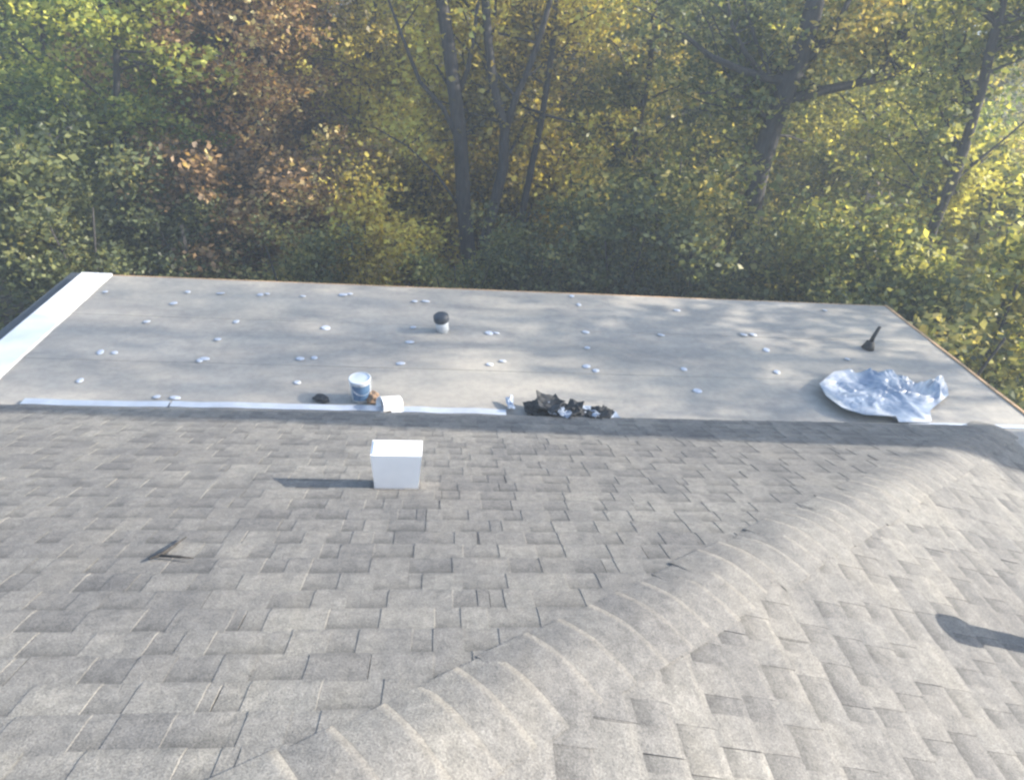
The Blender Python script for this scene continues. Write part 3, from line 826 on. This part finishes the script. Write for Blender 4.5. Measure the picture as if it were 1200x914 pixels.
for k, (pts, y, r, pal, lab) in enumerate((
   ([(128, 335), (133, 250), (137, 170), (137, 60), (135, 0)], 13.6, .075, 'green', 'thin straight dark trunk with green and yellow leaves behind the white coping'),
   ([(262, 335), (266, 250), (264, 170), (252, 60), (246, 0)], 14.4, .07, 'russet', 'thin dark tree with russet leaves and a faintly crooked stem'),
   ([(322, 335), (316, 280), (309, 210), (301, 140), (296, 40)], 15.2, .10, 'russet', 'stouter russet tree with a dark trunk leaning a little'),
   ([(416, 335), (428, 250), (432, 170), (430, 90), (440, 0)], 16.5, .07, 'gold', 'thin tree with brownish gold leaves before the forked tree'.replace('before', 'beside')),
   ([(742, 335), (736, 250), (744, 170), (760, 90), (768, 0)], 15.5, .08, 'olive', 'thin olive-leaved tree between the forked tree and the thick tree'),
   ([(1000, 345), (1004, 280), (1016, 200), (1030, 120), (1048, 40)], 15.0, .08, 'ygreen', 'thin yellow-green tree behind the thick tree limb'),
   ([(70, 325), (66, 250), (60, 160), (52, 60), (46, 0)], 15.8, .08, 'green', 'green tree with a dark trunk beyond the gutter end'))):
    st = extend(px_stem(pts, y, r, r*.65), 7.5, rg)
    make_tree('woodland_tree', lab, 'tree', 'woodland trees behind the flat roof', [st], pal, dict(z0=1.2, branches=40, reach=2.1, leaves=46, size=.105, per=2, el=(-.25, .7)), 520+k)

# --- undergrowth: shrubs of several colours
def shrub_proto(name, label, pal, seed, h):
    rng = random.Random(seed); stems = []
    for k in range(5):
        az = rng.uniform(0, 6.28); sp = rng.uniform(.2, .55)*h*.5
        stems.append([(Vector((.08*math.cos(az), .08*math.sin(az), -.05)), .03), (Vector((sp*.45*math.cos(az), sp*.45*math.sin(az), h*.4)), .022), (Vector((sp*math.cos(az), sp*math.sin(az), h*.85)), .01)])
    return make_tree(name, label, 'bush', 'bushes of the undergrowth', stems, pal, dict(z0=.05, branches=30, reach=h*.42, leaves=46, size=.10, per=2, cr=(.2, .42)), seed)
KL = {'shade': '', 'green': 'dense green leafy bush in the undergrowth', 'olive': 'dense dull olive bush in the undergrowth', 'ygreen': 'dense yellow-green bush in the undergrowth', 'gold': 'dense golden-brown bush in the undergrowth', 'russet': 'dense russet-brown bush in the undergrowth'}
spots = [('shade', 90, 11.2, .95), ('shade', 150, 12.8, 1.1), ('shade', 215, 11.6, .9), ('russet', 255, 12.6, 1.1), ('shade', 330, 11.0, .8), ('russet', 380, 12.8, 1.1), ('gold', 430, 11.4, .95), ('gold', 490, 13.6, 1.15), ('olive', 545, 11.0, .75), ('shade', 640, 11.4, .9), ('olive', 690, 13.0, 1.2), ('shade', 745, 11.2, 1.0), ('olive', 800, 12.6, 1.2), ('shade', 850, 10.8, .95), ('olive', 925, 11.4, 1.05), ('ygreen', 985, 10.6, 1.05), ('ygreen', 1035, 9.6, 1.0), ('ygreen', 1090, 9.0, 1.1), ('shade', 1120, 8.0, 1.0), ('ygreen', 1240, 8.8, 1.25), ('shade', 1200, 7.4, 1.0), ('shade', 30, 12.2, 1.2), ('gold', 600, 14.6, 1.1), ('russet', 200, 15.5, 1.3), ('russet', 300, 17.5, 1.3), ('green', 60, 17, 1.3), ('gold', 460, 17.5, 1.4), ('gold', 560, 18.5, 1.5), ('olive', 780, 17, 1.4), ('olive', 880, 18.5, 1.5), ('ygreen', 960, 15.5, 1.3), ('green', 1100, 14, 1.4), ('ygreen', 1180, 13, 1.5), ('olive', 700, 20, 1.5), ('russet', 360, 21, 1.5), ('green', 140, 21, 1.5)]
protos = {}
LAND = [(35, 'beyond the dark gutter'), (105, 'behind the far end of the white coping'), (165, 'beside the thin green-leaved trunk'), (225, 'before the russet trees'), (262, 'at the foot of the thin russet tree'), (320, 'at the foot of the stouter russet tree'), (385, 'between the russet and gold trees'), (432, 'beside the thin brownish gold tree'), (490, 'in line with the capped roof pipe'), (550, 'at the foot of the forked tree'), (600, 'beside the slender leaning tree'), (645, 'just past the forked tree'), (695, 'in line with the black scrap heap'), (745, 'at the foot of the thin olive tree'), (795, 'between the olive and thick trees'), (850, 'before the thick dark tree'), (905, 'at the foot of the thick dark tree'), (965, 'under the long side limb of the thick tree'), (1005, 'at the foot of the thin yellow-green tree'), (1040, 'behind the corner of the flat roof'), (1095, 'at the foot of the bare leaning trunk'), (1125, 'close to the wooden roof edge'), (1170, 'beyond the bare leaning trunk'), (1230, 'beside the house corner'), (1320, 'far along the side of the house'), (-60, 'well beyond the gutter'), (-140, 'out past the gutter')]
def where(px): return min(LAND, key=lambda l: abs(l[0]-px))[1]
def bush_label(pal, px, y): return '%s bush %s%s' % ({'green': 'green', 'olive': 'dull olive', 'ygreen': 'yellow-green', 'gold': 'golden-brown', 'russet': 'russet-brown', 'shade': 'shade-painted green'}[pal], 'deeper in the wood, ' if y > 14 else '', where(px))
def tall_label(pal, px, y): return '%s %s tree%s %s' % ({'green': 'tall green', 'olive': 'tall olive', 'ygreen': 'tall yellow-green', 'gold': 'tall golden', 'russet': 'tall russet'}[pal], 'hazy' if y > 28 else 'leafy', ' far back,' if y > 28 else ' behind the bushes,', where(px))
for k, (pal, px, y, sc) in enumerate(spots):
    d = at_depth(px, 250, y); loc = (d.x, y, 0)
    if pal not in protos:
        o = shrub_proto('bush', bush_label(pal, px, y), pal, 600+k, 2.7); o.location = loc; o.scale = (sc, sc, sc); protos[pal] = o
    else:
        copy_tree(protos[pal], loc, rg.uniform(0, 6.28), sc*rg.uniform(.9, 1.1), bush_label(pal, px, y), 'bushes of the undergrowth')

# --- tall trees: the ones beside the house that shade the flat roof, and the wood behind
def tall_proto(label, pal, seed, h, reach, group):
    rng = random.Random(seed); x = y = 0.0; st = []
    for i in range(8):
        f = i/7; st.append((Vector((x, y, -.08+h*f)), .17*(1-f)+.02)); x += rng.uniform(-.25, .25); y += rng.uniform(-.25, .25)
    return make_tree('tall_tree', label, 'tree', group, [st], pal, dict(z0=1.4, branches=70, reach=reach, leaves=40, size=.125, per=2, el=(-.3, .6), cr=(.25, .6)), seed)
TL = {'green': 'tall green tree deeper in the wood', 'olive': 'tall olive tree deeper in the wood', 'ygreen': 'tall yellow-green tree deeper in the wood', 'gold': 'tall golden tree deeper in the wood', 'russet': 'tall russet tree deeper in the wood'}
TG = 'tall trees of the wood'
tp = {}
tspots = [('green', 40, 20), ('green', 110, 25), ('russet', 190, 19.5), ('russet', 270, 24), ('russet', 345, 20.5), ('gold', 420, 25), ('gold', 500, 21.5), ('gold', 590, 24), ('gold', 628, 16.8), ('olive', 670, 20), ('olive', 745, 25), ('green', 820, 20.5), ('olive', 900, 24.5), ('ygreen', 960, 20), ('ygreen', 1040, 24), ('olive', 1150, 19),
          ('green', -40, 30), ('russet', 80, 34), ('olive', 180, 33), ('gold', 290, 31), ('russet', 390, 36), ('gold', 480, 33), ('gold', 600, 35), ('olive', 710, 34), ('green', 800, 32), ('ygreen', 880, 36), ('olive', 1000, 33), ('ygreen', 1200, 30), ('green', -120, 21), ('olive', 1290, 22)]
for k, (pal, px, y) in enumerate(tspots):
    d = at_depth(px, 150, y); loc = (d.x, y, 0); s = rg.uniform(.9, 1.15)
    if pal not in tp:
        o = tall_proto(tall_label(pal, px, y), pal, 700+k, 7.6, 2.7, TG); o.location = loc; tp[pal] = o
    else: copy_tree(tp[pal], loc, rg.uniform(0, 6.28), s, tall_label(pal, px, y), TG)
# shade trees beside the house, up-sun of the flat roof: open crowns that let flecks of sun through
for k, (pal, x, y, h, lab, br, rc, lv, zb) in enumerate((('ygreen', 12.0, 7.3, 9.2, 'thin-leaved yellow-green tree beside the house, nearest the flat roof', 12, 3.0, 80, 4.0), ('olive', 18.0, 5.75, 15.6, 'open-crowned olive tree beside the house, behind the yellow-green one', 24, 2.5, 95, 9.6))):
    rng = random.Random(900+k); st = []; qx = qy = 0.0
    for i in range(8):
        f = i/7; st.append((Vector((x+qx, y+qy, -.08+h*f)), .16*(1-f)+.02)); qx += rng.uniform(-.2, .2); qy += rng.uniform(-.2, .2)
    make_tree('shade_tree', lab, 'tree', 'shade trees beside the house', [st], pal, dict(z0=zb, branches=br, reach=rc, leaves=lv, size=.13, per=1, el=(-.2, .6), cr=(.4, .8)), 900+k)

def columnar(x, y, h, r0, lean):  # added unseen evergreen, tapered to cast the dark band along the eave
    root = empty('added_shade_evergreen', (x, y, 0)); tag(root, 'added narrow evergreen column out of view, shaped to shade the eave', 'tree', 'shade trees beside the house')
    g = np.random.default_rng(31)
    bm = bmesh.new(); tube(bm, [(0, 0, -.08), (lean*.3, lean*.4, h*.5), (lean*.3, lean, h*.97)], [.11, .07, .012], 8)
    link('trunk', from_bm('trunk', bm), M_BARK, root)
    n = 17000; z = .4+(h-.4)*g.random(n)**1.15; f = z/h; rad = r0*np.clip(1-f, 0, 1)**.8*np.sqrt(g.random(n))
    az = g.random(n)*6.283; P = np.stack([rad*np.cos(az)+lean*.3*f, rad*np.sin(az)+lean*f, z], 1)
    a = np.stack([np.cos(az)*.5, np.sin(az)*.5, np.ones(n)], 1)+g.normal(0, .3, (n, 3)); a /= np.linalg.norm(a, axis=1, keepdims=True)
    b_ = np.cross(a, g.normal(0, 1, (n, 3))); b_ /= np.linalg.norm(b_, axis=1, keepdims=True)
    s_ = .17*g.uniform(.6, 1.3, (n, 1)); w_ = s_*.42
    V = np.stack([P-a*s_*.5, P+b_*w_*.5, P+a*s_*.5, P-b_*w_*.5], 1).reshape(-1, 3)
    link('crown', np_quads('crown', V, n), LEAF['olive'], root)
columnar(13.0, 3.86, 11.0, .92, .52)

# ------------------------------------------------------------------ the air
bm = bmesh.new(); box(bm, -245, 245, -245, 245, -2.0, 18.5)
hz = bpy.data.objects.new('haze', from_bm('haze', bm)); COL.objects.link(hz)
hm = bpy.data.materials.new('haze_air'); hm.use_nodes = True; hn = hm.node_tree; hn.nodes.clear()
ho = hn.nodes.new('ShaderNodeOutputMaterial'); pv = hn.nodes.new('ShaderNodeVolumePrincipled')
pv.inputs['Color'].default_value = (.74, .87, 1.0, 1); pv.inputs['Density'].default_value = .0072; pv.inputs['Anisotropy'].default_value = .2
hn.links.new(pv.outputs[0], ho.inputs['Volume']); hz.data.materials.append(hm)
tag(hz, 'thin pale blue haze between the roofs and the wood', kind='stuff')
